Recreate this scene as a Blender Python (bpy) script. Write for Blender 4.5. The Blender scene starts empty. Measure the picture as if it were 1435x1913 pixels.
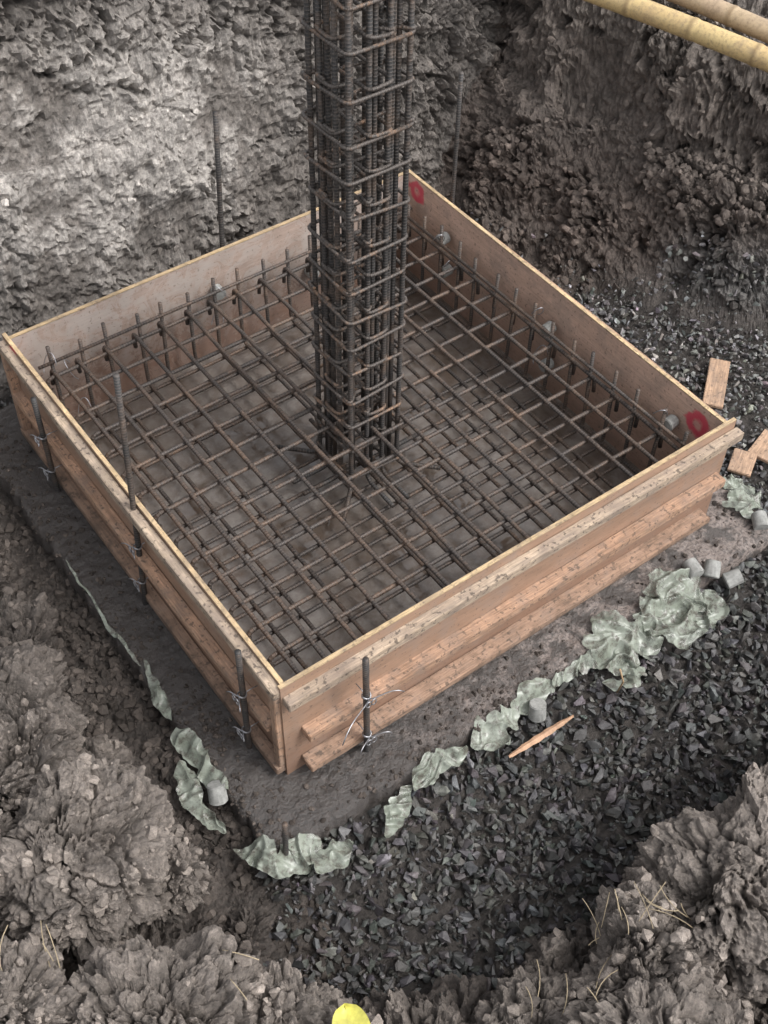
import bpy, bmesh, numpy as np, math, random
from mathutils import Vector, Matrix
random.seed(7); rng=np.random.default_rng(7)
S=bpy.context.scene
COL=S.collection
# ---------------------------------------------------------------- camera
p=[-2.4595,-3.45982,4.66455,0.9211,0.8619,0.02353,2348.18323]
yaw,pit,rol,f=p[3:7]
fw=Vector((math.cos(yaw)*math.cos(pit),math.sin(yaw)*math.cos(pit),-math.sin(pit)))
r_=Vector((math.sin(yaw),-math.cos(yaw),0)); u_=r_.cross(fw)
r2=r_*math.cos(rol)+u_*math.sin(rol); u2=-r_*math.sin(rol)+u_*math.cos(rol)
cd=bpy.data.cameras.new("camera"); cam=bpy.data.objects.new("camera",cd); COL.objects.link(cam)
M=Matrix.Identity(4)
for i in range(3):
    M[i][0]=r2[i];M[i][1]=u2[i];M[i][2]=-fw[i];M[i][3]=p[i]
cam.matrix_world=M
cd.sensor_fit='VERTICAL'; cd.sensor_height=24; cd.lens=f/1913*24; cd.clip_end=500; cd.clip_start=.05
S.camera=cam
S.view_settings.view_transform='Standard'; S.view_settings.look='None'; S.view_settings.exposure=0
# ---------------------------------------------------------------- light
W=bpy.data.worlds.new("World"); S.world=W; W.use_nodes=True
nt=W.node_tree; bg=nt.nodes['Background']
sky=nt.nodes.new('ShaderNodeTexSky'); sky.sky_type='NISHITA'; sky.sun_disc=False
el=math.radians(54); az=math.radians(-58)   # direction to the sun in the xy plane
sky.sun_elevation=el; sky.sun_rotation=math.radians(90)-az
sky.dust_density=4; sky.air_density=1.0
hs=nt.nodes.new('ShaderNodeHueSaturation'); hs.inputs['Saturation'].default_value=.18; hs.inputs['Value'].default_value=1.95
nt.links.new(sky.outputs[0],hs.inputs['Color']); nt.links.new(hs.outputs[0],bg.inputs[0]); bg.inputs[1].default_value=.15
sl=bpy.data.lights.new("sun",'SUN'); sl.energy=1.4; sl.angle=math.radians(11); sl.color=(1,.985,.96)
so=bpy.data.objects.new("sun",sl); COL.objects.link(so)
sd=Vector((math.cos(el)*math.cos(az),math.cos(el)*math.sin(az),math.sin(el)))
so.rotation_euler=sd.to_track_quat('Z','Y').to_euler(); so.location=(3,-4,8)
# ---------------------------------------------------------------- noise
PERM=rng.permutation(256); PERM=np.concatenate([PERM,PERM,PERM])
G=rng.normal(size=(256,3)); G/=np.linalg.norm(G,axis=1)[:,None]
JIT=rng.random((256,3))
def hsh(a,b,c): return PERM[(PERM[(PERM[a&255]+b)&255]+c)&255]
def perlin(P,off=0):
    P=P+off*17.31
    I=np.floor(P).astype(np.int64); F=P-I
    w=F*F*F*(F*(F*6-15)+10); out=np.zeros(len(P))
    for dx in (0,1):
        for dy in (0,1):
            for dz in (0,1):
                g=G[hsh(I[:,0]+dx,I[:,1]+dy,I[:,2]+dz)]
                d=(g[:,0]*(F[:,0]-dx)+g[:,1]*(F[:,1]-dy)+g[:,2]*(F[:,2]-dz))
                out+=d*(w[:,0] if dx else 1-w[:,0])*(w[:,1] if dy else 1-w[:,1])*(w[:,2] if dz else 1-w[:,2])
    return out*1.6
def fbm(P,n=4,off=0):
    o=0;a=1
    for i in range(n): o=o+a*perlin(P*2**i,off+i);a*=.5
    return o
def voro(P,off=0):
    P=P+off*9.7
    I=np.floor(P).astype(np.int64); F=P-I
    f1=np.full(len(P),9.);f2=np.full(len(P),9.);cid=np.zeros(len(P),int)
    for dx in (-1,0,1):
        for dy in (-1,0,1):
            for dz in (-1,0,1):
                h=hsh(I[:,0]+dx,I[:,1]+dy,I[:,2]+dz); j=JIT[h]
                d=(dx+j[:,0]-F[:,0])**2+(dy+j[:,1]-F[:,1])**2+(dz+j[:,2]-F[:,2])**2
                m=d<f1
                f2=np.where(m,f1,np.minimum(f2,d)); cid=np.where(m,h,cid); f1=np.where(m,d,f1)
    return np.sqrt(f1),np.sqrt(f2),cid/255.
# ---------------------------------------------------------------- mesh helper
def mkmesh(name,V,F,mat,smooth=False,attrs=None,parent=None,sharp=None):
    me=bpy.data.meshes.new(name); V=np.asarray(V,np.float32); F=np.asarray(F,np.int32)
    k=F.shape[1]; me.vertices.add(len(V)); me.vertices.foreach_set('co',V.ravel())
    me.loops.add(F.size); me.loops.foreach_set('vertex_index',F.ravel())
    me.polygons.add(len(F)); me.polygons.foreach_set('loop_start',np.arange(0,F.size,k,dtype=np.int32))
    try: me.polygons.foreach_set('loop_total',np.full(len(F),k,np.int32))
    except Exception: pass
    me.update(calc_edges=True)
    me.polygons.foreach_set('use_smooth',np.full(len(F),bool(smooth)))
    if attrs:
        for an,(ty,val) in attrs.items():
            a=me.attributes.new(an,ty,'POINT')
            a.data.foreach_set('color' if ty=='FLOAT_COLOR' else 'value',np.asarray(val,np.float32).ravel())
    me.materials.append(mat)
    ob=bpy.data.objects.new(name,me); COL.objects.link(ob)
    if parent: ob.parent=parent
    return ob
def empty(name,loc=(0,0,0)):
    e=bpy.data.objects.new(name,None); e.empty_display_size=.1; COL.objects.link(e); e.location=loc; return e
# ---------------------------------------------------------------- materials
class NB:
    def __init__(s,name):
        s.m=bpy.data.materials.new(name); s.m.use_nodes=True; s.t=s.m.node_tree; s.b=s.t.nodes['Principled BSDF']
    def n(s,ty,**kw):
        n=s.t.nodes.new(ty)
        for k,v in kw.items():
            if k.startswith('_'): setattr(n,k[1:],v)
            else:
                inp=n.inputs[k.replace('__',' ')]
                if hasattr(v,'default_value') or hasattr(v,'links'): s.t.links.new(v,inp)
                else: inp.default_value=v
        return n
    def l(s,a,b): s.t.links.new(a,b)
    def coord(s,kind='Object',scale=(1,1,1)):
        c=s.n('ShaderNodeTexCoord'); mp=s.n('ShaderNodeMapping',Vector=c.outputs[kind]); mp.inputs['Scale'].default_value=scale; return mp.outputs[0]
    def noise(s,vec,sc,det=6,rough=.6,dist=0):
        n=s.n('ShaderNodeTexNoise',Vector=vec); n.inputs['Scale'].default_value=sc;n.inputs['Detail'].default_value=det;n.inputs['Roughness'].default_value=rough;n.inputs['Distortion'].default_value=dist; return n.outputs['Fac']
    def ramp(s,fac,stops):
        r=s.n('ShaderNodeValToRGB',Fac=fac); e=r.color_ramp.elements
        while len(e)<len(stops): e.new(.5)
        for i,(po,c) in enumerate(stops):
            e[i].position=po; e[i].color=(c,c,c,1) if not isinstance(c,tuple) else (*c[:3],1)
        return r.outputs[0]
    def mix(s,fac,a,b,bl='MIX'):
        m=s.n('ShaderNodeMix',_data_type='RGBA',_blend_type=bl)
        for i,v in ((0,fac),(6,a),(7,b)):
            if hasattr(v,'links'): s.l(v,m.inputs[i])
            else: m.inputs[i].default_value=v if i==0 else (*v[:3],1)
        return m.outputs[2]
    def math(s,op,a,b=0.,cl=False):
        m=s.n('ShaderNodeMath',_operation=op,_use_clamp=cl)
        for i,v in ((0,a),(1,b)):
            if hasattr(v,'links'): s.l(v,m.inputs[i])
            else: m.inputs[i].default_value=v
        return m.outputs[0]
    def bump(s,h,st,dist,prev=None):
        b=s.n('ShaderNodeBump',Height=h); b.inputs['Strength'].default_value=st; b.inputs['Distance'].default_value=dist
        if prev: s.l(prev,b.inputs['Normal'])
        return b.outputs[0]
    def out(s,col=None,rough=None,nor=None,metal=None,spec=None):
        for k,v in (('Base Color',col),('Roughness',rough),('Normal',nor),('Metallic',metal),('Specular IOR Level',spec)):
            if v is None: continue
            if hasattr(v,'links'): s.l(v,s.b.inputs[k])
            else: s.b.inputs[k].default_value=(*v,1) if isinstance(v,tuple) else v
        return s.m
def attr(nb,name,out='Color'):
    a=nb.n('ShaderNodeAttribute'); a.attribute_name=name; return a.outputs[out]

def mat_earth():
    b=NB("earth"); v=b.coord()
    c=attr(b,'col'); wet=attr(b,'wet','Fac')
    n1=b.noise(v,9,8,.7); n2=b.noise(v,55,6,.75); n3=b.noise(v,200,3,.7)
    col=b.mix(1.,c,(1.0,.985,.975),'MULTIPLY')
    col=b.mix(1.,col,b.ramp(n1,[(.3,.62),(.7,1.3)]),'MULTIPLY')
    col=b.mix(1.,col,b.ramp(n2,[(.3,.45),(.5,1.),(.72,1.6)]),'MULTIPLY')
    vo=b.n('ShaderNodeTexVoronoi',Vector=v); vo.inputs['Scale'].default_value=60
    sp=b.ramp(vo.outputs['Color'],[(.0,.7),(1.,1.3)])
    col=b.mix(.5,col,b.mix(1.,col,sp,'MULTIPLY'))
    ro=b.math('SUBTRACT',.86,b.math('MULTIPLY',wet,.52)); ro=b.math('ADD',ro,b.math('MULTIPLY',b.math('SUBTRACT',n2,.5),.6),True)
    no=b.bump(n2,.9,.018); no=b.bump(n3,.7,.004,no)
    return b.out(col,ro,no,spec=.45)
def mat_stone(name,rough=.6,spec=.5):
    b=NB(name); v=b.coord(); c=attr(b,'col')
    n=b.noise(v,45,6,.7); n2=b.noise(v,220,4,.7)
    col=b.mix(1.,c,b.ramp(n,[(.3,.6),(.7,1.5)]),'MULTIPLY')
    col=b.mix(1.,col,b.ramp(n2,[(.3,.75),(.7,1.3)]),'MULTIPLY')
    no=b.bump(n2,.7,.003); no=b.bump(n,.5,.008,no)
    return b.out(col,b.ramp(n,[(.3,rough-.15),(.7,rough+.2)]),no,spec=spec)
def mat_steel(name,dark,rust,lo,hi):
    b=NB(name); v=b.coord()
    n=b.noise(v,6,5,.65); n2=b.noise(v,60,5,.7)
    f_=b.math('ADD',b.math('MULTIPLY',n,.7),b.math('MULTIPLY',n2,.3))
    col=b.mix(b.ramp(f_,[(lo,0.),(hi,1.)]),dark,rust)
    col=b.mix(1.,col,b.ramp(n2,[(.3,.6),(.7,1.6)]),'MULTIPLY')
    al=attr(b,'along','Fac')
    w=b.math('SINE',b.math('MULTIPLY',al,2*math.pi/.0145))
    rib=b.ramp(w,[(.2,0.),(.75,1.)])
    col=b.mix(b.math('MULTIPLY',rib,.3),col,(.20,.17,.15))
    no=b.bump(rib,.9,.003); no=b.bump(n2,.4,.002,no)
    return b.out(col,b.ramp(n2,[(.3,.4),(.7,.75)]),no,metal=.2)
def mat_wood(name,c1,c2,dirt=.5,splash=True,rough=.7,grain=1.):
    b=NB(name); v=b.coord('Object',(1.2,14,14))
    oi=b.n('ShaderNodeObjectInfo')
    off=b.n('ShaderNodeVectorMath',_operation='ADD'); b.l(v,off.inputs[0])
    cmb=b.n('ShaderNodeCombineXYZ'); b.l(b.math('MULTIPLY',oi.outputs['Random'],40.),cmb.inputs[0]); b.l(b.math('MULTIPLY',oi.outputs['Random'],17.),cmb.inputs[1]); b.l(cmb.outputs[0],off.inputs[1])
    g=b.noise(off.outputs[0],2.2*grain,8,.65,1.2); g2=b.noise(off.outputs[0],9*grain,5,.7)
    geo=b.n('ShaderNodeNewGeometry').outputs['Position']
    m=b.noise(geo,5,6,.65); sp=b.noise(geo,48,4,.6); m2=b.noise(geo,11,5,.7)
    col=b.mix(b.ramp(g,[(.3,0.),(.7,1.)]),c1,c2)
    tone=b.ramp(oi.outputs['Random'],[(0.,.84),(1.,1.12)])
    col=b.mix(1.,col,tone,'MULTIPLY')
    col=b.mix(1.,col,b.ramp(g2,[(.3,.52),(.7,1.32)]),'MULTIPLY')
    col=b.mix(1.,col,b.ramp(m,[(.25,.6),(.6,1.12)]),'MULTIPLY')
    dm=b.math('MULTIPLY',b.ramp(m2,[(.42,0.),(.64,1.)]),dirt*.9)
    col=b.mix(dm,col,(.22,.17,.14))
    if splash:   # mud splashed up from the ground
        z=b.n('ShaderNodeSeparateXYZ',Vector=geo).outputs[2]
        lo=b.math('ADD',z,b.math('MULTIPLY',b.math('SUBTRACT',m2,.5),.45))
        col=b.mix(b.ramp(lo,[(.0,.8),(.12,0.)]),col,(.10,.078,.064))
    spm=b.math('MULTIPLY',b.ramp(sp,[(.57,0.),(.63,1.)]),dirt)
    col=b.mix(spm,col,(.07,.055,.045))
    no=b.bump(g2,.5,.004); no=b.bump(spm,.5,.003,no)
    return b.out(col,rough,no)
def mat_ply(name,c1,c2,wet=False,red=()):
    b=NB(name); v=b.coord('Object',(1,3,3))
    geo=b.n('ShaderNodeNewGeometry').outputs['Position']
    g=b.noise(v,2.0,7,.6,.8); st=b.noise(b.coord('Object',(2,2,26)),3,6,.7,.4); m=b.noise(geo,7,7,.7); sp=b.noise(geo,55,4,.6)
    col=b.mix(b.ramp(g,[(.3,0.),(.7,1.)]),c1,c2)
    col=b.mix(1.,col,b.ramp(st,[(.3,.76),(.7,1.16)]),'MULTIPLY')
    col=b.mix(b.ramp(m,[(.46,0.),(.68,.65)]),col,(.27,.21,.175))
    z=b.n('ShaderNodeSeparateXYZ',Vector=geo).outputs[2]
    lo=b.math('ADD',z,b.math('MULTIPLY',b.math('SUBTRACT',m,.5),.5))
    wetm=b.ramp(lo,[(.16,1.),(.42,0.)] if wet else [(.08,1.),(.34,0.)])
    col=b.mix(b.math('MULTIPLY',wetm,.85 if wet else .5),col,(.18,.10,.068))
    rough=.5
    if wet:
        film=b.ramp(b.noise(b.coord('Object',(1,1,1)),7,9,.72,1.2),[(.44,0.),(.56,1.)])
        film=b.math('MULTIPLY',film,b.math('SUBTRACT',1.,b.math('MULTIPLY',wetm,.75)))
        col=b.mix(b.math('MULTIPLY',film,.5),col,(.40,.37,.345))
        rough=b.ramp(film,[(0.,.22),(1.,.5)])
    col=b.mix(b.ramp(sp,[(.60,0.),(.65,.65)]),col,(.09,.065,.05))
    for (px,py,pz,rad) in red:
        d=b.n('ShaderNodeVectorMath',_operation='DISTANCE'); b.l(geo,d.inputs[0]); d.inputs[1].default_value=(px,py,pz)
        dd=b.math('ADD',d.outputs['Value'],b.math('MULTIPLY',b.math('SUBTRACT',b.noise(geo,11,3,.5),.5),.10))
        q=b.math('DIVIDE',dd,rad)
        ring=b.ramp(q,[(.10,.25),(.45,.9),(.8,.85),(1.,0.)])
        col=b.mix(ring,col,(.55,.035,.075))
    no=b.bump(m,.25,.004)
    return b.out(col,rough,no)
def mat_slab():
    b=NB("wet_concrete"); v=b.coord()
    s=b.n('ShaderNodeSeparateXYZ',Vector=v)
    mx=b.math('MAXIMUM',b.math('ABSOLUTE',s.outputs[0]),b.math('ABSOLUTE',s.outputs[1]))
    inside=b.math('LESS_THAN',mx,1.19)
    n=b.noise(v,3.6,9,.68,.8); n2=b.noise(v,14,8,.7); n3=b.noise(v,70,5,.7)
    ci=b.mix(b.ramp(n,[(.35,0.),(.62,1.)]),(.095,.072,.057),(.215,.190,.170))
    ci=b.mix(b.ramp(n2,[(.44,0.),(.70,.8)]),ci,(.085,.058,.041))
    rf=b.math('MULTIPLY',b.math('ADD',s.outputs[0],.9),.5)
    rf=b.math('ADD',rf,b.math('MULTIPLY',b.math('SUBTRACT',n2,.5),1.8))
    co=b.mix(b.ramp(rf,[(.0,0.),(.55,1.)]),(.036,.030,.027),(.225,.182,.16))
    co=b.mix(b.ramp(n3,[(.48,0.),(.60,.85)]),co,(.055,.043,.037))
    n4=b.noise(v,8,7,.7,.5)
    co=b.mix(b.ramp(n4,[(.47,0.),(.55,.9)]),co,(.046,.037,.032))
    col=b.mix(inside,co,ci)
    pud=b.ramp(n,[(.42,0.),(.56,1.)])
    ri=b.math('ADD',b.math('MULTIPLY',pud,.14),.02)
    ro=b.math('ADD',b.math('MULTIPLY',n3,.5),.22)
    rr=b.n('ShaderNodeMix',_data_type='FLOAT'); b.l(inside,rr.inputs[0]); b.l(ro,rr.inputs[2]); b.l(ri,rr.inputs[3])
    h=b.math('MULTIPLY',n3,b.math('ADD',b.math('MULTIPLY',pud,.3),b.math('MULTIPLY',b.math('SUBTRACT',1.,inside),2.0)))
    return b.out(col,rr.outputs[0],b.bump(h,.7,.008),spec=.95)
def mat_simple(name,col,rough,bumpsc=40,var=.3,metal=0.,st=.4,d=.004):
    b=NB(name); v=b.coord(); n=b.noise(v,bumpsc,6,.7); n2=b.noise(v,bumpsc*.2,4,.6)
    c=b.mix(1.,col,b.ramp(n,[(.3,1-var),(.7,1+var)]),'MULTIPLY'); c=b.mix(1.,c,b.ramp(n2,[(.3,1-var),(.7,1+var)]),'MULTIPLY')
    return b.out(c,rough,b.bump(n,st,d),metal=metal)
EARTH=mat_earth()
STONE=mat_stone("gravel_stone",.42,.5); CLOD=mat_stone("clod",.85,.3)
STEEL_D=mat_steel("rebar_dark",(.038,.037,.037),(.10,.070,.052),.47,.65)
STEEL_R=mat_steel("rebar_rusty",(.050,.042,.038),(.13,.083,.056),.45,.67)
TIM=mat_wood("timber",(.50,.31,.205),(.36,.225,.15),.65)
TIMW=mat_wood("weathered_timber",(.47,.36,.26),(.33,.265,.205),.75)
PLYEDGE=mat_wood("plywood_edge",(.60,.44,.25),(.46,.33,.19),.45,grain=2)
PLY_BL=mat_ply("plywood_wet",(.35,.265,.22),(.39,.305,.262),True)
PLY_BR=mat_ply("plywood_film",(.60,.41,.32),(.52,.35,.265),False,red=((1.18,1.11,.565,.075),(1.18,-1.05,.53,.08)))
PLY_O=mat_ply("plywood_outer",(.36,.23,.16),(.28,.18,.125),False,red=((-1.2,1.12,.6,.05),))  # base colour darkened so the ply reads as shaded recess behind the walers
# ---------------------------------------------------------------- terrain
def axis(segs):
    a=[segs[0][0]]
    for (s0,e0,st) in segs:
        n=max(1,int(round((e0-s0)/st))); a+=list(np.linspace(s0,e0,n+1)[1:])
    return np.array(a)
xs=axis([(-3.0,-1.3,.0088),(-1.3,.8,.0115),(.8,1.6,.0125),(1.6,3.3,.0078),(3.3,4.6,.02)])
ys=axis([(-3.5,-1.4,.0088),(-1.4,1.5,.0125),(1.5,2.40,.0042),(2.4,3.2,.02)])
oo=np.array([.05,.15,.4,.9,2,4,8,16,30,60,120])
xs=np.concatenate([sorted(-3.0-oo),xs,4.6+oo]); ys=np.concatenate([sorted(-3.5-oo),ys,3.2+oo])
X,Y=np.meshgrid(xs,ys,indexing='ij'); nx,ny=X.shape
P2=np.stack([X.ravel(),Y.ravel(),np.zeros(X.size)],1)
w1=fbm(P2*1.3,3,1).reshape(X.shape); w2=fbm(P2*2.1,3,5).reshape(X.shape); w3=fbm(P2*5.5,4,8).reshape(X.shape); w4=fbm(P2*5.5,4,88).reshape(X.shape)
def sstep(a,b,x):
    t=np.clip((x-a)/(b-a),0,1); return t*t*(3-2*t)
dl=Y-(1.63+.05*w1)
WL=np.interp(dl,[-1,0,.30,.36,.62,1.2,60],[0,0,1.05,1.12,1.95,2.1,3.0])
xb=1.75+.32*np.clip(1.5-Y,0,4)+.45*np.clip(-Y,0,2.0)+.10*w2
dr=X-xb
WR=np.interp(dr,[-1,0,.5,.56,.78,3,60],[0,0,.68,.70,1.34,1.5,2.2])
WR=WR*sstep(-3.2,-1.2,Y)+ (1-sstep(-3.2,-1.2,Y))*np.interp(dr,[0,3],[0,.8])
dm1=-1.62-X+.08*w1; dm2=-2.34-Y+.10*w2
dmx=np.maximum(dm1,dm2)
dm=np.log(np.exp(np.clip(dm1,-8,8)*9)+np.exp(np.clip(dm2,-8,8)*9))/9
dm=np.where(dmx>7.5,dmx,dm)
MD=np.interp(dm,[-.02,.08,.25,.6,1.2,2,120],[0,.06,.12,.20,.45,.9,1.6])
trench=-.15*sstep(-1.5,-1.95,Y)*(1-sstep(.3,1.6,X))
Z=-.10+trench+np.maximum(np.maximum(WL,WR),0)
Z=np.maximum(Z,-.14+MD-(MD<=0)*.3)
DOMES=[(-2.08,-1.14,.33,.50,1.15,.8),(-1.88,-1.30,.20,.20,1.1,0),(-2.16,-1.92,.29,.50,1.2,-.5),(-1.86,-2.14,.26,.36,1.3,-.7),
          (-1.40,-2.46,.27,.08,1.5,-.3),(-1.10,-2.66,.30,.22,1.4,0),(-.62,-2.72,.33,.38,1.2,.2),(-.08,-2.76,.38,.50,1.2,-.2),(-.30,-2.52,.18,.18,1,0),(-.82,-2.48,.15,.04,1.3,.3),(.48,-2.84,.42,.52,1,0),(-.85,-3.0,.4,.4,1,0),
          (-2.12,-.46,.34,.42,1.3,1.2),(-1.87,-.76,.18,.12,1,.5),(-1.90,.05,.24,.14,1.2,1.5),(-2.25,.5,.4,.38,1,0),(-2.0,.95,.30,.18,1,0),(-2.55,-.9,.36,.5,1,0),(-2.60,-1.6,.30,.55,1,0),(-1.80,-.32,.13,.05,1,0),(-1.76,-1.70,.14,.02,1.3,.7),(-1.78,.5,.14,.05,1,0)]
D0=Z.copy()
for cx,cy,R,top,ax,ang in DOMES:
    x=X-cx+.06*w3; y=Y-cy+.06*w4; c,s=math.cos(ang),math.sin(ang)
    r=np.sqrt(((x*c+y*s)/ax)**2+(-x*s+y*c)**2)/(R*1.15)
    d=-.28+(top*.45+.28)*np.clip(1-r**2,0,1)
    Z=np.where(r<1,np.maximum(Z,d),Z)
dmask=(Z>D0+.001).astype(float)
def blur(A,k):
    for ax in (0,1):
        c=np.cumsum(np.pad(A,[(k+1,k) if i==ax else (0,0) for i in (0,1)],'edge'),axis=ax)
        A=(np.take(c,range(2*k+1,c.shape[ax]),ax)-np.take(c,range(0,c.shape[ax]-2*k-1),ax))/(2*k+1)
    return A
Zs=blur(Z,5); Z=blur(Z,1)
Zx=np.gradient(Zs,xs,axis=0); Zy=np.gradient(Zs,ys,axis=1)
N=np.stack([-Zx,-Zy,np.ones_like(Z)],-1); N/=np.linalg.norm(N,axis=-1,keepdims=True); N=N.reshape(-1,3)
P=np.stack([X,Y,Z],-1).reshape(-1,3)
near=((P[:,0]>-4)&(P[:,0]<5.5)&(P[:,1]>-4.6)&(P[:,1]<4))
warp=np.stack([perlin(P*5,11),perlin(P*5,12),perlin(P*5,13)],1)*.07
Pw=P+warp; wp2=np.stack([perlin(P*23,21),perlin(P*23,22),perlin(P*23,23)],1); Pw2=Pw+wp2*.018
wallm=np.clip(np.maximum(WL,WR).ravel()/.25,0,1); moundm=np.clip(np.maximum(dm/.12,blur(dmask,2)*1.5).ravel(),0,1)*(1-wallm)
outm=(np.abs(P[:,0])>1.45)|(np.abs(P[:,1])>1.48)
farsoil=sstep(.25,.65,P[:,1]+.2*w2.ravel())*(P[:,0]>1.3)*outm*1.   # moist soil between formwork and right bank
leftmud=((P[:,0]<-1.38)&(P[:,1]>-2.1)&outm).astype(float)
rough=np.clip(np.maximum(np.maximum(wallm,moundm),np.maximum(.55*farsoil,.35*leftmud)),0,1)
a1,b1,c1=voro(Pw2*np.array([4.4,4.4,6.0]),1)
a2,b2,c2=voro(Pw2*12.5,2)
a3,b3,c3=voro(Pw2*30,3)
a4,b4,c4=voro((Pw+wp2*.03)*8,4)
cr1=np.exp(-((b1-a1)/.05)**2); cr2=np.exp(-((b2-a2)/.10)**2); cr3=np.exp(-((b3-a3)/.18)**2); cr4=np.exp(-((b4-a4)/.055)**2)
low=fbm(P*1.6,3,31); mid=fbm(P*6,3,35); fine=fbm(P*24,4,38)
crumb=sstep(-.35,.35,low+.5*mid+.15)     # where the soil is broken
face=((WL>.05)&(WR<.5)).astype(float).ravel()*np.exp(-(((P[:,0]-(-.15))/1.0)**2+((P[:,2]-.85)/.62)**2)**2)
cA=crumb*(1-.75*face); mo=moundm*.35
fA=1-.45*face
D=.075*low*(1-.6*moundm)+.030*mid+.024*fine*fA
D+=cA*(1-mo)*((c1-.5)*.09-.05*a1**2)-.055*cr1*np.maximum(cA,moundm*.8)
D+=(.35+.65*cA)*(1-mo)*fA*((c2-.5)*.038-.034*a2**2-.022*cr2)
D+=(.6+.4*cA)*(1-mo)*fA*((c3-.5)*.018-.018*a3**2-.008*cr3)
D+=moundm*((c4-.5)*.030-.03*cr4)
D*=.06+.94*rough
rz=perlin(P*np.array([1.1,1.1,3.0])+wp2*.08+warp*1.5,50); led=np.exp(-(rz/.045)**2)*wallm*sstep(-.1,.35,mid+.3*low)
D-=.10*led
D=np.where(near,D,D*.3)
PD=P+N*D[:,None]
def C3(*c): return np.array(c)
n0=len(P); col=np.tile(C3(.045,.039,.035),(n0,1)); wet=np.full(n0,.9)
def put(mask,c,w):
    global col,wet
    m=np.clip(mask,0,1)[:,None]; col=col*(1-m)+np.asarray(c)*m; wet=wet*(1-m[:,0])+w*m[:,0]
put(farsoil,C3(.095,.076,.065),.6)
put(leftmud,C3(.055,.046,.040),.8)
put(moundm,C3(.165,.142,.125),.3)
hz=P[:,2]
put(moundm*sstep(.10,-.10,hz+.05*mid),C3(.064,.053,.046),.8)  # valleys between mounds painted darker to deepen their shade, and set wetter
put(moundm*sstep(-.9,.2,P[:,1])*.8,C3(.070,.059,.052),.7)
wl=np.clip(WL.ravel()/.2,0,1); wr=np.clip(WR.ravel()/.2,0,1)*(WR.ravel()>WL.ravel()-.1)
put(wl,C3(.165,.149,.135),.35)
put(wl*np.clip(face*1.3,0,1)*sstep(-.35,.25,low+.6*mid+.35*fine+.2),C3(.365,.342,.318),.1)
put(wr,C3(.145,.123,.108),.45)
put(wr*sstep(.75,.3,WR.ravel()),C3(.116,.093,.080),.55)
put(wr*sstep(.9,1.3,WR.ravel()),C3(.170,.150,.134),.25)
gz=sstep(.45,.0,P[:,1])*sstep(.6,.25,WR.ravel())*wr
put(gz,C3(.13,.124,.118),.3)
col*= (1+.30*(c2-.5)+.22*(c1-.5)*cA+.25*(c3-.5))[:,None]
F=np.arange(nx*ny).reshape(nx,ny)
F=np.stack([F[:-1,:-1],F[1:,:-1],F[1:,1:],F[:-1,1:]],-1).reshape(-1,4)
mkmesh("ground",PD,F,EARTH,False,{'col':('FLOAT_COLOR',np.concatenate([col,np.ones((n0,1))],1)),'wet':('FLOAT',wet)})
# ---------------------------------------------------------------- heaped lumps of excavated clay
def ico(n):
    bm=bmesh.new(); bmesh.ops.create_icosphere(bm,subdivisions=n,radius=1)
    V=np.array([v.co[:] for v in bm.verts]); Fa=np.array([[v.index for v in f_.verts] for f_ in bm.faces]); bm.free(); return V,Fa
ICO={7:ico(7),6:ico(6)}
LV=[];LF=[];LN=[];o=0
for cx,cy,R,top,ax,ang in DOMES:
    V,Fa=ICO[7 if R>=.2 else 6]
    keep=V[:,2]>-.35; idx=-np.ones(len(V),int); idx[keep]=np.arange(keep.sum()); Fa=idx[Fa]; Fa=Fa[(Fa>=0).all(1)]; V=V[keep]
    k=(np.abs(V)**2.8).sum(1)**(-1/2.8); U=V*k[:,None]
    hz_=min(R*.85,top+.30); c,s=math.cos(ang),math.sin(ang)
    Q=np.stack([U[:,0]*R*ax*.95,U[:,1]*R*.95,U[:,2]*hz_],1); nn=np.stack([V[:,0]/(ax),V[:,1],V[:,2]*R/hz_],1); nn/=np.linalg.norm(nn,axis=1)[:,None]
    Rm=np.array([[c,s,0],[-s,c,0],[0,0,1]]); Q=Q@Rm; nn=nn@Rm
    Q+=np.array([cx,cy,top-hz_])
    Q+=R*.30*np.stack([perlin(Q*3.2/.9,71),perlin(Q*3.2/.9,72),perlin(Q*3.2/.9,73)*.8],1)
    LV.append(Q);LF.append(Fa+o);LN.append(nn);o+=len(Q)
LV=np.concatenate(LV);LF=np.concatenate(LF);LN=np.concatenate(LN)
lw=np.stack([perlin(LV*5,11),perlin(LV*5,12),perlin(LV*5,13)],1)*.07; lw2=np.stack([perlin(LV*23,21),perlin(LV*23,22),perlin(LV*23,23)],1)
Q=LV+lw+lw2*.02
A1,B1,Cc1=voro(Q*5.5,1);A2,B2,Cc2=voro(Q*12.5,2);A3,B3,Cc3=voro(Q*29,3)
K1=np.exp(-((B1-A1)/.05)**2);K2=np.exp(-((B2-A2)/.09)**2);K3=np.exp(-((B3-A3)/.16)**2)
lm=fbm(LV*6,3,35); brk=sstep(-.3,.4,fbm(LV*2.6,3,90)+.15)
LD=.035*lm+.022*fbm(LV*22,4,38)+((Cc1-.5)*.07-.035*A1**2-.045*K1)
LD+=(.3+.7*brk)*((Cc2-.5)*.036-.03*A2**2-.024*K2)+(.3+.7*brk)*((Cc3-.5)*.015-.014*A3**2-.009*K3)
LP=LV+LN*LD[:,None]
lc=np.tile(C3(.195,.170,.150),(len(LP),1))*(1+.30*(Cc2-.5)+.3*(Cc1-.5)+.2*(Cc3-.5))[:,None]
dkm=(sstep(.14,-.08,LP[:,2]+.06*lm))[:,None]; lc=lc*(1-dkm)+np.array([.066,.055,.048])*dkm  # low flanks coloured darker to strengthen the shade between lumps
dk2=(sstep(-.9,-.1,LP[:,1])*.75)[:,None]; lc=lc*(1-dk2)+np.array([.072,.061,.054])*dk2
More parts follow.
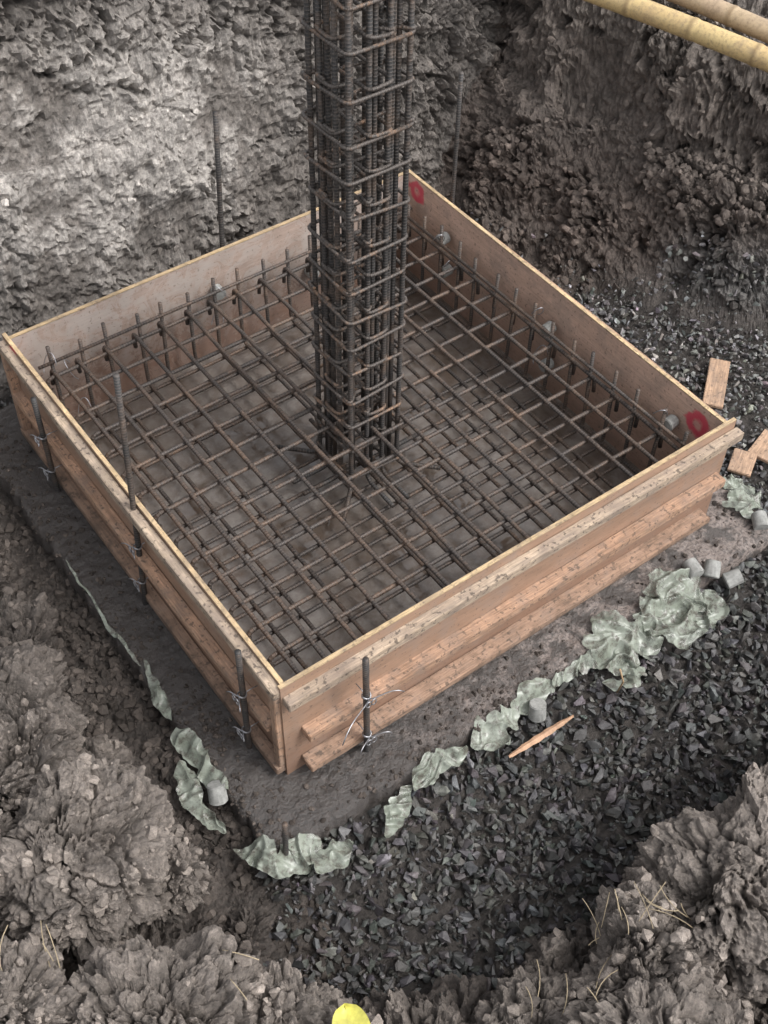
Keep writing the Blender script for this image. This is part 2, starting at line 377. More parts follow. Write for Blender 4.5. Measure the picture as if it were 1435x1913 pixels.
lc*=(1-.25*np.clip(K1,0,1))[:,None]
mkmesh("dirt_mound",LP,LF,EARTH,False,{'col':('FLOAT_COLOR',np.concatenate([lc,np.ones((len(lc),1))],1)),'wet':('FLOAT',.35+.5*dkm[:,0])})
# ---------------------------------------------------------------- scattered rocks
def hull(npts,sq,seed):
    random.seed(seed); bm=bmesh.new()
    for _ in range(npts):
        v=Vector([random.gauss(0,1) for _ in range(3)]).normalized()*random.uniform(.8,1.05)
        bm.verts.new((v.x*sq[0],v.y*sq[1],v.z*sq[2]))
    r=bmesh.ops.convex_hull(bm,input=bm.verts[:]); 
    bmesh.ops.delete(bm,geom=[g for g in r['geom_interior'] if isinstance(g,bmesh.types.BMVert)],context='VERTS')
    bmesh.ops.triangulate(bm,faces=bm.faces[:]); bm.verts.index_update()
    V=np.array([v.co[:] for v in bm.verts]); Fa=np.array([[v.index for v in f_.verts] for f_ in bm.faces]); bm.free(); return V,Fa
def scatter(name,pos,size,colr,mat,bases,smooth=False):
    n=len(pos); q=rng.normal(size=(n,4)); q/=np.linalg.norm(q,axis=1)[:,None]
    w,x,y,z=q.T
    R=np.stack([1-2*(y*y+z*z),2*(x*y-w*z),2*(x*z+w*y),2*(x*y+w*z),1-2*(x*x+z*z),2*(y*z-w*x),2*(x*z-w*y),2*(y*z+w*x),1-2*(x*x+y*y)],1).reshape(n,3,3)
    k=rng.integers(0,len(bases),n); Vs=[];Fs=[];Cs=[];o=0
    for i,(bv,bf) in enumerate(bases):
        ix=np.where(k==i)[0]
        if not len(ix): continue
        vv=np.einsum('nij,vj->nvi',R[ix],bv)*size[ix][:,None,None]+pos[ix][:,None,:]
        Vs.append(vv.reshape(-1,3)); Fs.append((bf[None]+(np.arange(len(ix))*len(bv))[:,None,None]).reshape(-1,3)+o); o+=len(ix)*len(bv)
        Cs.append(np.repeat(colr[ix],len(bv),0))
    Cc=np.concatenate(Cs); return mkmesh(name,np.concatenate(Vs),np.concatenate(Fs),mat,smooth,{'col':('FLOAT_COLOR',np.concatenate([Cc,np.ones((len(Cc),1))],1))})
bases=[hull(8+i%5,(1,.72-.05*(i%4),.42+.06*(i%3)),i) for i in range(16)]
flat=(WL.ravel()<.05)&(WR.ravel()<.10)&(moundm<.25)
lefts=((P[:,0]<-1.40)&(P[:,1]>-1.42))|((P[:,0]+.15*w2.ravel()<-1.52)&(P[:,1]>-1.62))
inr=(P[:,0]<4.4)&(P[:,0]>-3)&(P[:,1]>-3.5)&(P[:,1]<2)
area=(np.gradient(xs)[:,None]*np.gradient(ys)[None,:]).ravel()
def pick(prob,n):
    pr=prob*area; pr=pr/pr.sum(); return rng.choice(n0,size=n,p=pr)
gm=(flat&outm&~lefts&inr).astype(float)*(1-.85*farsoil)+ .8*((WR.ravel()<.42)&(WR.ravel()>=.10)&(P[:,1]<.25)&inr&(WL.ravel()<.05)).astype(float)
ix=pick(gm,16500); pos=PD[ix]+rng.normal(size=(len(ix),3))*[.006,.006,.004]
sz=.011+.038*rng.random(len(ix))**2.1
far=sstep(1.3,2.0,pos[:,0]); sz*=1-.35*far
pos[:,2]+=rng.random(len(ix))*.035
g=rng.lognormal(0,.40,len(ix)); dk=1-.3*sstep(-1.7,-2.1,pos[:,1])
cc=np.array([.062,.060,.058])[None]*(g*dk)[:,None]*(1+far*1.1)[:,None]*(1+.05*rng.normal(size=(len(ix),3)))
scatter("gravel",pos,sz,np.clip(cc,.01,.5),STONE,bases)
dens=(moundm*(.5)+ 1.0*wr*(WR.ravel()<.75) +.3*wr+.12*wl+2.0*farsoil*flat+1.6*leftmud*(P[:,0]>-1.8))*inr*(.2+1.5*np.clip(low+.5*mid+.2,0,1.2))
ix=pick(dens,27000); sz=.003+.036*rng.random(len(ix))**6; pos=PD[ix]+N[ix]*(sz*.1)[:,None]
WM=np.array([1.0,.985,.975])
cc=col[ix]*WM*rng.lognormal(-.03,.18,len(ix))[:,None]
up_=np.where((LN[:,2]>.25)&(LP[:,2]>-.2))[0]; pl=np.clip(.15+fbm(LP[up_]*5,2,95)+.2,.03,2)*LN[up_,2]; pl/=pl.sum(); jx=rng.choice(up_,12000,p=pl)
s2=.003+.036*rng.random(len(jx))**7
cb=[hull(12+i,(1,.85,.7),100+i) for i in range(9)]
scatter("dirt_clods",np.concatenate([pos,LP[jx]]),np.concatenate([sz,s2]),np.clip(np.concatenate([cc,lc[jx]*WM*rng.lognormal(-.03,.16,len(jx))[:,None]]),.01,.6),CLOD,cb)
# ---------------------------------------------------------------- slab
NS=420
gx=np.linspace(-1.46,1.46,NS); SX,SY=np.meshgrid(gx,gx,indexing='ij'); SP=np.stack([SX,SY,0*SX],-1).reshape(-1,3)
e=fbm(SP*3,3,61)*.5+fbm(SP*17,3,62)*.8; mxx=np.maximum(abs(SP[:,0]),abs(SP[:,1]))
SPd=SP.copy(); sc=1+ (sstep(1.3,1.46,mxx)*e*.014); SPd[:,0]*=sc; SPd[:,1]*=sc*1.015
SPd[:,2]=.004*fbm(SP*3,3,63)*(mxx<1.17)+ (mxx>1.22)*(.007*fbm(SP*16,3,64)+.010*np.clip(fbm(SP*7,3,65)-.1,0,1)) 
SPd[:,2]-=sstep(1.43,1.46,mxx)*(.012+.03*np.clip(e,0,1))
SPd[mxx>1.459,2]=-.28
Fq=np.arange(NS*NS).reshape(NS,NS); Fq=np.stack([Fq[:-1,:-1],Fq[1:,:-1],Fq[1:,1:],Fq[:-1,1:]],-1).reshape(-1,4)
mkmesh("concrete_slab",SPd,Fq,mat_slab(),True)
sel=np.where((mxx>1.26)&(mxx<1.47)&((SP[:,0]<-1.2)|(SP[:,1]<-1.2)|(SP[:,0]>1.25)))[0]
pr=(.15+np.clip(fbm(SP[sel]*4,3,66)+.1,0,1))*(1+3*(mxx[sel]>1.42)+2*(SP[sel,0]<-1.3)); pr/=pr.sum()
ix=rng.choice(sel,3600,p=pr); sz=.003+.017*rng.random(len(ix))**4.
cc=np.array([.06,.049,.042])[None]*rng.lognormal(0,.25,len(ix))[:,None]
scatter("mud_crumbs",SPd[ix],sz,cc,CLOD,cb)
# ---------------------------------------------------------------- tubes
def fillet(pts,r,n=5,closed=False):
    pts=[np.array(q,float) for q in pts]; o=[]
    m=len(pts)
    for i in range(m):
        if not closed and i in (0,m-1): o.append(pts[i]); continue
        a=pts[i-1]-pts[i]; c=pts[(i+1)%m]-pts[i]; la=np.linalg.norm(a);lc=np.linalg.norm(c)
        rr=min(r,la*.49,lc*.49); A=pts[i]+a/la*rr; B=pts[i]+c/lc*rr
        for k in range(n+1):
            t=k/n; o.append((1-t)**2*A+2*t*(1-t)*pts[i]+t*t*B)
    if closed: o.append(o[0].copy())
    return np.array(o)
class Tubes:
    def __init__(s): s.V=[];s.F=[];s.A=[];s.o=0
    def add(s,path,r,sides=7,rfun=None):
        path=np.asarray(path,float); n=len(path)
        path=np.concatenate([path[:1],path,path[-1:]]); rad=np.full(n+2,r); 
        if rfun is not None: rad[1:-1]=rfun
        rad[0]=rad[-1]=r*.02
        T=np.gradient(path[1:-1],axis=0) if n>2 else np.tile(path[-1]-path[0],(n,1))
        T=T/(np.linalg.norm(T,axis=1)[:,None]+1e-12); T=np.concatenate([T[:1],T,T[-1:]])
        up=np.array([0,0,1.]) if abs(T[0][2])<.9 else np.array([1.,0,0])
        U_=np.cross(T[0],up);U_/=np.linalg.norm(U_); al=np.concatenate([[0],np.cumsum(np.linalg.norm(np.diff(path,axis=0),axis=1))])+random.random()
        an=np.arange(sides)/sides*2*math.pi
        for i in range(n+2):
            U_=U_-T[i]*(U_@T[i]); U_/=np.linalg.norm(U_)+1e-12; Wv=np.cross(T[i],U_)
            s.V.append(path[i]+rad[i]*(np.cos(an)[:,None]*U_+np.sin(an)[:,None]*Wv)); s.A.append(np.full(sides,al[i]))
        b=s.o; k=np.arange(sides); k2=(k+1)%sides
        for i in range(n+1):
            q=b+i*sides; s.F.append(np.stack([q+k,q+k2,q+sides+k2,q+sides+k],1))
        s.o+=(n+2)*sides
    def make(s,name,mat,parent=None):
        return mkmesh(name,np.concatenate(s.V),np.concatenate(s.F),mat,True,{'along':('FLOAT',np.concatenate(s.A))},parent)
J=lambda a: random.uniform(-a,a)
def line(a,b,n): 
    a=np.array(a,float);b=np.array(b,float); return [a+(b-a)*i/n for i in range(n+1)]
# mats
random.seed(3)
gridp=[-1.06+2.12*i/14 for i in range(15)]
T=Tubes()
for g in gridp:
    a=g+J(.01); r=.0102
    t1=.36+J(.02); t2=.57+J(.02)
    T.add(fillet([(-1.085,a+J(.01),t1),(-1.085,a,.075),(1.085,a+J(.008),.075),(1.085+J(.008),a+J(.012),t2)],.055),r)
    a=g+J(.01)+.018; t1=.36+J(.02); t2=.58+J(.02)
    T.add(fillet([(a+J(.01),-1.085,t1),(a,-1.085,.095),(a+J(.01),1.085,.095),(a+J(.012),1.085,t2)],.055),r)
T.make("rebar_mat",STEEL_R)
T=Tubes()
for g in gridp:
    a=g+J(.014)-.012; z=.435+J(.005); r=.0105
    T.add(fillet([(-1.10,a,z-.10+J(.02)),(-1.10,a+J(.006),z)]+line((-1.1,a,z),(1.10,a+J(.014),z),6)[1:-1]+[(1.10,a,z),(1.10,a+J(.01),z-.1)],.035,4),r)
    a=g+J(.014); z=.456+J(.005)
    T.add(fillet([(a,-1.10,z-.10),(a+J(.006),-1.10,z)]+line((a,-1.1,z),(a+J(.014),1.10,z),6)[1:-1]+[(a,1.10,z),(a+J(.01),1.10,z-.1)],.035,4),r)
T.add(line((1.066,-1.12,.50),(1.066,1.12,.495),2),.009); T.add(line((-1.12,1.066,.515),(1.12,1.066,.51),2),.009)
T.make("rebar_mat.001",STEEL_R)
# column
cage=empty("rebar_column_cage")
T=Tubes(); H=.134
bars=[]
for i in range(4):
    t=-H+2*H*i/3
    for q in ((t,-H),(t,H)): bars.append(q)
    if 0<i<3: bars+= [(-H,t),(H,t)]
for (x,y) in bars:
    L_=math.hypot(x,y); ux,uy=x/L_,y/L_
    if abs(abs(x)-H)<1e-6 and abs(y)<H*.9: ux,uy=(1 if x>0 else -1),0
    elif abs(abs(y)-H)<1e-6 and abs(x)<H*.9: ux,uy=0,(1 if y>0 else -1)
    jx,jy=J(.007),J(.007)
    T.add(fillet([(x+ux*.22,y+uy*.22,.125+J(.01)),(x,y,.125),(x+jx,y+jy,1.6),(x+J(.006),y+J(.006),3.3+J(.15))],.06),.0115,8)
    cor=abs(x)==H and abs(y)==H
    if cor or random.random()<.5:   # lapped bar beside it
        k=.80 if cor else .93
        ox,oy=(0,0) if cor else (-uy*.026,ux*.026)
        T.add(line((x*k+ox,y*k+oy,.16),(x*k+ox+J(.01),y*k+oy+J(.01),3.2+J(.2)),3),.0110,8)
T.make("vertical_bars",STEEL_D,cage)
T=Tubes()
tz=[.19,.383,.526,.698,.846,1.019,1.169,1.327,1.491,1.674,1.846,2.009,2.186,2.387,2.56,2.74,2.9,3.08]
def tie(hx,hy,z,cx=0,cy=0):
    t1,t2=J(.014),J(.014); c=[(-hx,-hy),(hx,-hy),(hx,hy),(-hx,hy)]
    k=random.randrange(4); c=c[k:]+c[:k]
    pts=[(cx+x,cy+y,z+t1*x/.15+t2*y/.15) for x,y in c]
    T.add(fillet(pts,.032,4,True),.0078)
    x,y=c[0]; zz=pts[0][2]+.012
    sx=-1 if x>0 else 1; sy=-1 if y>0 else 1
    T.add(fillet([(cx+x,cy+y+sy*.06,zz),(cx+x,cy+y,zz),(cx+x+sx*.06,cy+y+sy*.05,zz)],.02,3),.0074)
for i,z in enumerate(tz):
    h=.153+J(.004); tie(h,h,z,J(.005),J(.005))
    tie(.153,.056,z+.022+J(.012)); tie(.056,.153,z+.03+J(.015))
STEEL_T=mat_steel("tie_bar_steel",(.070,.060,.054),(.22,.130,.078),.50,.66)
T.make("ties",STEEL_T,cage)
# ---------------------------------------------------------------- beams
def beam(name,a,b,w,h,mat,parent,up=(0,0,1),bev=.003,warp=.0025,seg=14):
    """box from a to b (axis centre), w = sideways, h = along up"""
    a=Vector(a);b=Vector(b);L=(b-a).length;x=(b-a).normalized();up=Vector(up);y=up.cross(x).normalized();z=x.cross(y)
    bm=bmesh.new(); bmesh.ops.create_cube(bm,size=1)
    for v in bm.verts: v.co=Vector((v.co.x*L,v.co.y*w,v.co.z*h))
    ed=[e for e in bm.edges if abs((e.verts[0].co-e.verts[1].co).x)>L*.5]
    bmesh.ops.subdivide_edges(bm,edges=ed,cuts=seg)
    if bev: bmesh.ops.bevel(bm,geom=[e for e in bm.edges if e.calc_face_angle(0)>.5],offset=bev,segments=2,affect='EDGES')
    ph=random.random()*9
    for v in bm.verts:
        v.co.y+=warp*math.sin(v.co.x*2.1+ph); v.co.z+=warp*math.sin(v.co.x*1.7+ph*2)
        if bev: v.co.y+=J(.0008); v.co.z+=J(.0008)
    me=bpy.data.meshes.new(name); bm.to_mesh(me); bm.free(); me.materials.append(mat)
    ob=bpy.data.objects.new(name,me); COL.objects.link(ob)
    R=Matrix((x,y,z)).transposed().to_4x4(); R.translation=(a+b)/2; ob.matrix_world=R
    if parent: ob.parent=parent
    return ob
FW=empty("timber_formwork_box")
h=.652
def panel(name,a,b,mat):
    beam(name,(*a,h/2-.004),(*b,h/2-.004),.018,h-.008,mat,FW,bev=0,warp=0,seg=1)
    beam(name+"_edge",(*a,h-.002),(*b,h-.002),.0185,.005,PLYEDGE,FW,bev=0,warp=0,seg=1)
panel("front_panel",(-1.212,-1.191),(1.245,-1.191),PLY_O)
panel("side_panel",(-1.191,-1.181),(-1.191,1.235),PLY_O)
panel("back_panel",(-1.181,1.191),(1.181,1.191),PLY_BL)
panel("far_panel",(1.191,-1.181),(1.191,1.201),PLY_BR)
fy=-1.2-.025
beam("front_top_waler",(-1.205,fy,.565),(1.262,fy,.575),.05,.048,TIMW,FW)
beam("front_middle_waler",(-1.13,fy-.006,.285),(1.215,fy-.006,.30),.064,.046,TIM,FW)
beam("front_bottom_waler",(-1.14,fy-.014,.078),(1.17,fy-.014,.070),.078,.036,TIM,FW)
beam("front_sill_board",(-1.02,fy-.004,.024),(1.10,fy-.004,.024),.056,.032,TIM,FW)
fx=-1.2-.022
beam("side_top_waler",(fx,-1.195,.606),(fx,1.22,.604),.044,.05,TIMW,FW)
beam("side_middle_waler",(fx-.004,-1.14,.315),(fx-.004,1.17,.315),.052,.045,TIM,FW)
beam("side_bottom_waler",(fx-.004,-1.19,.05),(fx-.004,1.2,.05),.052,.045,TIM,FW)
beam("side_end_post",(fx+.002,-1.172,.075),(fx+.002,-1.172,.58),.042,.04,TIM,FW,up=(0,1,0))
beam("side_end_post_b",(fx+.002,1.19,.075),(fx+.002,1.19,.578),.042,.05,TIM,FW,up=(0,1,0))
for z in (.05,.31,.58):
    beam("back_waler",(-1.2,1.225,z),(1.2,1.225,z),.05,.048,TIM,FW); beam("far_waler",(1.225,-1.17,z),(1.225,1.195,z),.05,.048,TIM,FW)
# ---------------------------------------------------------------- stakes & wire
WIRE=mat_simple("galvanised_wire",(.42,.42,.44),.35,60,.2,.8)
def wire(cx,cy,z,parent,dirx=0,diry=-1,tail=.1):
    T=Tubes(); r=.0026
    for k in range(2):
        pts=[]
        for i in range(15):
            a=i/14*2*math.pi*1.15+k; pts.append((cx+.018*math.cos(a)+dirx*.004,cy+.018*math.sin(a),z+.006*k+.004*math.sin(a*2+k)))
        T.add(pts,r,5)
    px,py=-diry,dirx
    for s in (-1,1):
        pts=[]
        for i in range(13):
            t=i/12*2*math.pi; pts.append((cx+dirx*.035+px*s*(.012+.012*math.cos(t)),cy+diry*.035+py*s*(.012+.012*math.cos(t)),z-.008+.018*math.sin(t)))
        T.add(pts,r,5)
    for s in (-1,1):
        p0=np.array([cx+dirx*.02,cy+diry*.02,z]); L_=tail*random.uniform(.6,1.2)
        pts=[p0+np.array([dirx*.35*t+px*s*t*.7,diry*.35*t+py*s*t*.7,.25*t*math.sin(3*t)+.1*t*s])*L_/.5*.6 for t in np.linspace(0,1,7)]
        T.add(pts,r,5)
    T.add([(cx,cy,z),(cx-dirx*.035,cy-diry*.035,z+.004),(cx-dirx*.07,cy-diry*.07,z)],r,5)
    T.make("tie_wire",WIRE,parent)
def stake(a,b,r=.0125,wires=()):
    e=empty("rebar_stake"); T=Tubes(); T.add(line(a,b,4),r,8); T.make("bar",STEEL_D,e)
    a=np.array(a);b=np.array(b)
    for z,dx,dy,tl in wires:
        q=a+(b-a)*(z-a[2])/(b[2]-a[2]); wire(q[0],q[1],z,e,dx,dy,tl)
stake((-1.268,-.09,-.2),(-1.17,-.06,1.36),.0135,((.16,-1,0,.08),(.39,-1,0,.10)))
stake((-1.268,.78,-.2),(-1.275,.74,.66),.0135,((.16,-1,0,.07),(.40,-1,0,.07)))
stake((-1.268,-.99,-.2),(-1.268,-1.0,.71),.0135,((.14,-1,0,.07),(.41,-1,0,.08)))
stake((-.87,-1.292,-.2),(-.90,-1.315,.72),.0135,((.14,0,-1,.09),(.45,0,-1,.2)))
stake((-1.41,-1.475,-.3),(-1.40,-1.485,.24),.012)
stake((.0,1.265,-.2),(.07,1.262,1.37),.0135)
stake((1.265,.9,-.2),(1.25,.875,1.37),.0115)
# ---------------------------------------------------------------- spacers
CONC=mat_simple("spacer_concrete",(.28,.28,.265),.85,60,.25)
def spacer(loc,ax,r=.037,L=.075):
    bm=bmesh.new(); bmesh.ops.create_cone(bm,cap_ends=True,segments=28,radius1=r,radius2=r*.93,depth=L)
    ends=[f_ for f_ in bm.faces if len(f_.verts)>6]
    bmesh.ops.bevel(bm,geom=list({e for f_ in ends for e in f_.edges}),offset=.0035,segments=2,affect='EDGES')
    for v in bm.verts: v.co*=1+random.uniform(-.012,.012)
    for f_ in bm.faces: f_.smooth=False
    me=bpy.data.meshes.new("concrete_spacer"); bm.to_mesh(me); bm.free(); me.materials.append(CONC)
    ob=bpy.data.objects.new("concrete_spacer",me); COL.objects.link(ob); ob.location=loc
    ob.rotation_euler=Vector(ax).to_track_quat('Z','Y').to_euler(); return ob
for loc,ax in [((-1.49,-1.10,-.0),(.2,.5,.8)),((-.15,-1.555,-.03),(.1,.2,.9)),((1.0,-1.47,.02),(.6,.5,.5)),((.92,-1.42,.03),(.2,.9,.1)),((1.07,-1.55,-.02),(.8,-.3,.3)),
   ((1.40,-1.40,.03),(.5,.8,.2)),
   ((1.135,.80,.46),(1,0,.1)),((1.135,.76,.27),(1,0,0)),((1.135,-.07,.44),(1,.1,.1)),((1.13,-.10,.22),(1,0,.1)),((1.14,-.93,.47),(1,.1,0)),((-.08,1.14,.44),(0,1,.1)),((.5,1.14,.3),(0,1,0))]:
    spacer(loc,ax,.034 if abs(loc[0])<1.2 and abs(loc[1])<1.2 else .040,.06 if abs(loc[0])<1.2 and abs(loc[1])<1.2 else .08)
T=Tubes()
for (x,y,z) in ((-1.07,1.05,.52),(-.95,1.08,.42),(-1.0,.9,.3),(1.08,.78,.5),(1.08,.72,.36),(1.08,-.02,.55),(1.08,-.1,.3),(1.08,-.9,.55),(-.1,1.08,.5),(-.15,1.05,.35)):
    ph=random.random()*6; T.add([(x+.04*math.cos(ph+t)*.8,y+.04*math.sin(ph+t),z+.05*math.sin(t*1.3)) for t in np.linspace(0,3.4,14)],.0025,5)
T.make("binding_wire",WIRE)
# ---------------------------------------------------------------- plastic sheet
def mat_plastic():
    b=NB("plastic_sheet"); v=b.coord(); n=b.noise(v,9,6,.7); n2=b.noise(v,24,6,.72); n3=b.noise(v,7,6,.75)
    col=b.mix(b.ramp(n,[(.35,0.),(.65,1.)]),(.20,.222,.180),(.31,.335,.285))
    col=b.mix(b.ramp(n2,[(.48,0.),(.62,.85)]),col,(.10,.088,.074))
    b.l(b.ramp(n3,[(.38,.45),(.56,.95)]),b.b.inputs['Alpha'])
    return b.out(col,.26,b.bump(n2,.4,.006))
PLA=mat_plastic()
def groundz(x,y):
    i=np.argmin(abs(xs-x)); j=np.argmin(abs(ys-y)); z=PD[i*ny+j][2]
    d=np.hypot(LP[:,0]-x,LP[:,1]-y)<.02
    return max(z,LP[d,2].max()) if d.any() else z
def plastic(poly,wid,seed,amp=.022,lift=0.):
    """crumpled strip following poly [(x,y)], half width list"""
    random.seed(seed); poly=np.array(poly,float); n=int(np.linalg.norm(np.diff(poly,axis=0),axis=1).sum()/.0045)+4; m=44
    t=np.linspace(0,len(poly)-1,n); px=np.interp(t,range(len(poly)),poly[:,0]); py=np.interp(t,range(len(poly)),poly[:,1]); w=np.interp(t,range(len(poly)),wid)
    kk=np.ones(9)/9
    tx=np.gradient(px);ty=np.gradient(py)
    tx=np.convolve(np.pad(tx,4,'edge'),kk,'valid');ty=np.convolve(np.pad(ty,4,'edge'),kk,'valid')
    L_=np.hypot(tx,ty);nxn,nyn=-ty/L_,tx/L_
    u=np.linspace(-1,1,m); s=np.cumsum(L_); Q=np.stack([s,np.zeros(n),np.zeros(n)],1)
    def tear(o): return 1+.7*perlin(Q*4.3,seed+o)-.5*np.clip(1-abs(perlin(Q*6.1,seed+o+30))*6,0,1)+.35*np.clip(perlin(Q*15,seed+o+60),-.5,1)+.15*perlin(Q*40,seed+o+90)
    wl_=w*np.clip(tear(0),.06,2.2); wr_=w*np.clip(tear(2),.06,2.2)
    tap=np.sqrt(np.clip(np.minimum(np.arange(n),np.arange(n)[::-1])/14,0,1))*.95+.05
    V=np.zeros((n,m,3)); UV=np.zeros((n,m,3))
    for j in range(m):
        ww=np.where(u[j]<0,wl_,wr_)*u[j]*tap
        V[:,j,0]=px+nxn*ww; V[:,j,1]=py+nyn*ww; UV[:,j,0]=s; UV[:,j,1]=ww
    Vf=V.reshape(-1,3); UV=UV.reshape(-1,3); ins=np.maximum(abs(Vf[:,0]),abs(Vf[:,1]))
    base=-.055+.06*(1-sstep(1.44,1.54,ins))+lift
    q=UV+.035*np.stack([perlin(UV*8,seed+9),perlin(UV*8,seed+10),0*UV[:,0]],1)
    ca,sa=math.cos(.5+seed),math.sin(.5+seed); q2=np.stack([q[:,0]*ca+q[:,1]*sa,-q[:,0]*sa+q[:,1]*ca,0*q[:,0]],1)
    r1=1-np.abs(perlin(q2*np.array([4,10,1]),seed+5))*3.0; r2b=1-np.abs(perlin(q*np.array([13,19,1]),seed+6))*2.6
    Vf[:,2]=base+.006+amp*np.clip(r1,0,1)**1.5+amp*.35*np.clip(r2b,0,1)**1.3
    Vf[:,0]+=.012*perlin(UV*13,seed+7); Vf[:,1]+=.012*perlin(UV*13,seed+8)
    Fq=np.arange(n*m).reshape(n,m); Fq=np.stack([Fq[:-1,:-1],Fq[1:,:-1],Fq[1:,1:],Fq[:-1,1:]],-1).reshape(-1,4)
    mkmesh("plastic_sheet",Vf,Fq,PLA,True)
plastic([(-1.44,.35),(-1.455,-.1),(-1.44,-.38)],[.005,.008,.006],21,.01)
plastic([(-1.42,-.36),(-1.46,-.58),(-1.47,-.70)],[.014,.03,.01],1)
plastic([(-1.47,-.74),(-1.48,-.9),(-1.45,-1.12)],[.06,.06,.02],2,.03)
plastic([(-1.54,-.86),(-1.58,-1.05),(-1.54,-1.26)],[.03,.05,.03],3,.03)
plastic([(-1.56,-1.34),(-1.45,-1.50),(-1.32,-1.56)],[.04,.07,.05],4,.03)
plastic([(-1.40,-1.46),(-1.30,-1.58),(-1.16,-1.60)],[.04,.07,.03],14,.035,.01)
plastic([(-1.04,-1.66),(-.93,-1.57),(-.80,-1.53)],[.02,.05,.05],5,.028)
plastic([(-.82,-1.55),(-.68,-1.52),(-.52,-1.53)],[.03,.06,.03],15,.028,.006)
plastic([(-.50,-1.52),(-.36,-1.53),(-.22,-1.51)],[.03,.08,.05],6,.03)
plastic([(-.24,-1.50),(-.12,-1.49),(.04,-1.50)],[.04,.05,.02],16,.02)
plastic([(-.02,-1.50),(.12,-1.49),(.3,-1.50)],[.03,.04,.06],7)
plastic([(.22,-1.56),(.34,-1.52),(.5,-1.54),(.62,-1.50)],[.08,.15,.12,.10],8,.045)
plastic([(.52,-1.52),(.66,-1.54),(.80,-1.49),(.92,-1.46)],[.10,.17,.13,.05],18,.045,.008)
plastic([(.18,-1.62),(.28,-1.70),(.40,-1.66)],[.03,.06,.03],9,.03)
plastic([(.74,-1.60),(.86,-1.62),(.96,-1.53)],[.06,.07,.05],10,.035)
plastic([(1.38,-1.36),(1.48,-1.24),(1.54,-1.06)],[.09,.10,.05],11,.035)
# ---------------------------------------------------------------- bamboo
def bamboo(a,b,r,c1,c2,seed):
    random.seed(seed); a=np.array(a,float);b=np.array(b,float);L_=np.linalg.norm(b-a); n=int(L_/.012)
    t=np.linspace(0,1,n); path=a+(b-a)*t[:,None]; path[:,2]+=.03*np.sin(t*math.pi*1.3); path[:,0]+=.012*np.sin(t*9+seed)
    rad=r*(1-.15*t); s=t*L_; nod=[]
    for k in range(int(L_/.37)+1):
        s0=k*.37+.17; nod.append(s0)
        rad=rad*(1+.07*np.exp(-((s-s0)/.014)**2)-.03*np.exp(-((s-s0-.028)/.014)**2))
    T=Tubes(); random.seed(0); T.add(path,r,20,rfun=rad)
    T.A=[np.full(20,min(abs(ss-q) for q in nod)) for ss in np.concatenate([[0],s,[L_]])]
    bb=NB("bamboo"); geo=bb.coord(); n1=bb.noise(geo,5,6,.6); n2=bb.noise(geo,60,5,.7); al=attr(bb,'along','Fac'); n3=bb.noise(geo,14,6,.7)
    col=bb.mix(bb.ramp(n1,[(.35,0.),(.65,1.)]),c1,c2); col=bb.mix(bb.ramp(n2,[(.48,0.),(.72,.7)]),col,(.2,.14,.09)); col=bb.mix(bb.ramp(n3,[(.5,0.),(.68,.55)]),col,(.24,.18,.12))
    col=bb.mix(bb.ramp(al,[(.004,.6),(.02,0.)]),col,(.18,.12,.06))
    m=bb.out(col,.5,bb.bump(n2,.3,.003)); return T.make("bamboo_pole",m)
bamboo((1.97,2.47,1.36),(2.93,-1.13,1.34),.062,(.58,.44,.21),(.52,.37,.18),2)
bamboo((2.24,2.42,1.40),(3.09,-1.03,1.37),.058,(.42,.31,.21),(.46,.35,.22),5)
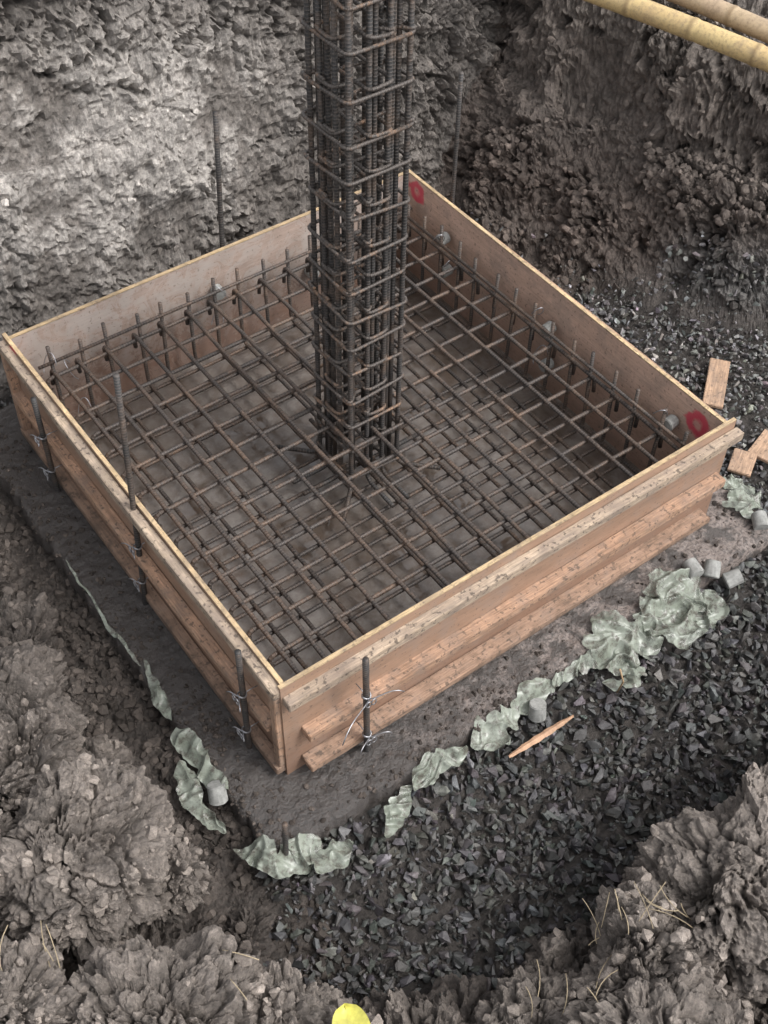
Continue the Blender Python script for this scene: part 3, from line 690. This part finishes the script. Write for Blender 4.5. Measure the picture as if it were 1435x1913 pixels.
# ---------------------------------------------------------------- scraps
def scrap(a,b,w,t,mat,name="wood_scrap",z=None):
    za=groundz(*a)+.03; zb=groundz(*b)+.03
    beam(name,(a[0],a[1],za+t/2+.01),(b[0],b[1],zb+t/2+.01),w,t,mat,None,seg=2)
SCR=mat_wood("scrap_timber",(.50,.33,.22),(.38,.25,.165),.5,splash=False)
scrap((1.86,-.66),(2.16,-.43),.11,.02,SCR)
scrap((1.62,-1.08),(1.76,-1.0),.12,.02,SCR)
scrap((1.78,-1.06),(1.98,-1.0),.13,.02,SCR)
V=[];Fs=[]
L0=Vector((-.40,-1.66,-.03));L1=Vector((-.06,-1.68,-.0)); n=22
for i in range(n):
    t=i/(n-1); c=L0.lerp(L1,t); w=.015*math.sin(math.pi*min(1,t*.9+.06))**.6*(1+.12*math.sin(t*33)); 
    V+=[(c.x,c.y-w,c.z),(c.x,c.y+w,c.z+.004),(c.x,c.y,c.z+.012)]
for i in range(n-1):
    for k in range(3): Fs.append((i*3+k,i*3+(k+1)%3,(i+1)*3+(k+1)%3,(i+1)*3+k))
mkmesh("wood_splinter",V,Fs,mat_simple("splinter_wood",(.44,.27,.17),.7,50,.25))
T=Tubes(); T.add([(.21,-1.68,-.06),(.22,-1.69,.03),(.2,-1.67,.12)],.004,5); T.make("twig",mat_simple("twig",(.35,.24,.14),.8))
STRAW=mat_simple("dry_straw",(.36,.29,.19),.8,30,.3)
T=Tubes(); random.seed(11)
for (cx,cy,nn,a0) in ((-.62,-2.50,9,.6),(-.50,-2.60,5,2.2),(-1.02,-2.56,3,1.),(-.85,-2.62,3,.8),(-1.9,-1.95,2,2.),(-2.4,-1.5,4,1.),(.1,-2.7,4,2.5)):
    for _ in range(nn):
        x=cx+J(.09);y=cy+J(.07);a=a0+J(.6);L_=random.uniform(.05,.17); z=groundz(x,y)+.015; cv=J(.5); lf=random.uniform(-.02,.06)
        T.add([(x+L_*(t-.5)*math.cos(a+cv*t),y+L_*(t-.5)*math.sin(a+cv*t),z+lf*t) for t in np.linspace(0,1,6)],.0017,5)
T.make("dry_straw",STRAW)
LE=mat_simple("yellow_leaf",(.46,.43,.09),.5,20,.35)
V=[];Fs=[];n=14
lx,ly=-1.65,-2.265; lz=groundz(lx,ly)+.03
dirv=np.array([.35,.94]);sdv=np.array([.94,-.35])
for i in range(n):
    t=i/(n-1); w=.065*math.sqrt(max(0,1-(2*t-1)**2))
    for k in (-1,-.5,0,.5,1):
        q=np.array([lx,ly])+dirv*(.20*(t-.75))+sdv*w*k; V.append((q[0],q[1],lz+.03*abs(k)+.02*t+.02*math.sin(t*3)))
for i in range(n-1):
    for k in range(4): Fs.append((i*5+k,i*5+k+1,i*5+k+6,i*5+k+5))
mkmesh("yellow_leaf",V,Fs,LE,True)
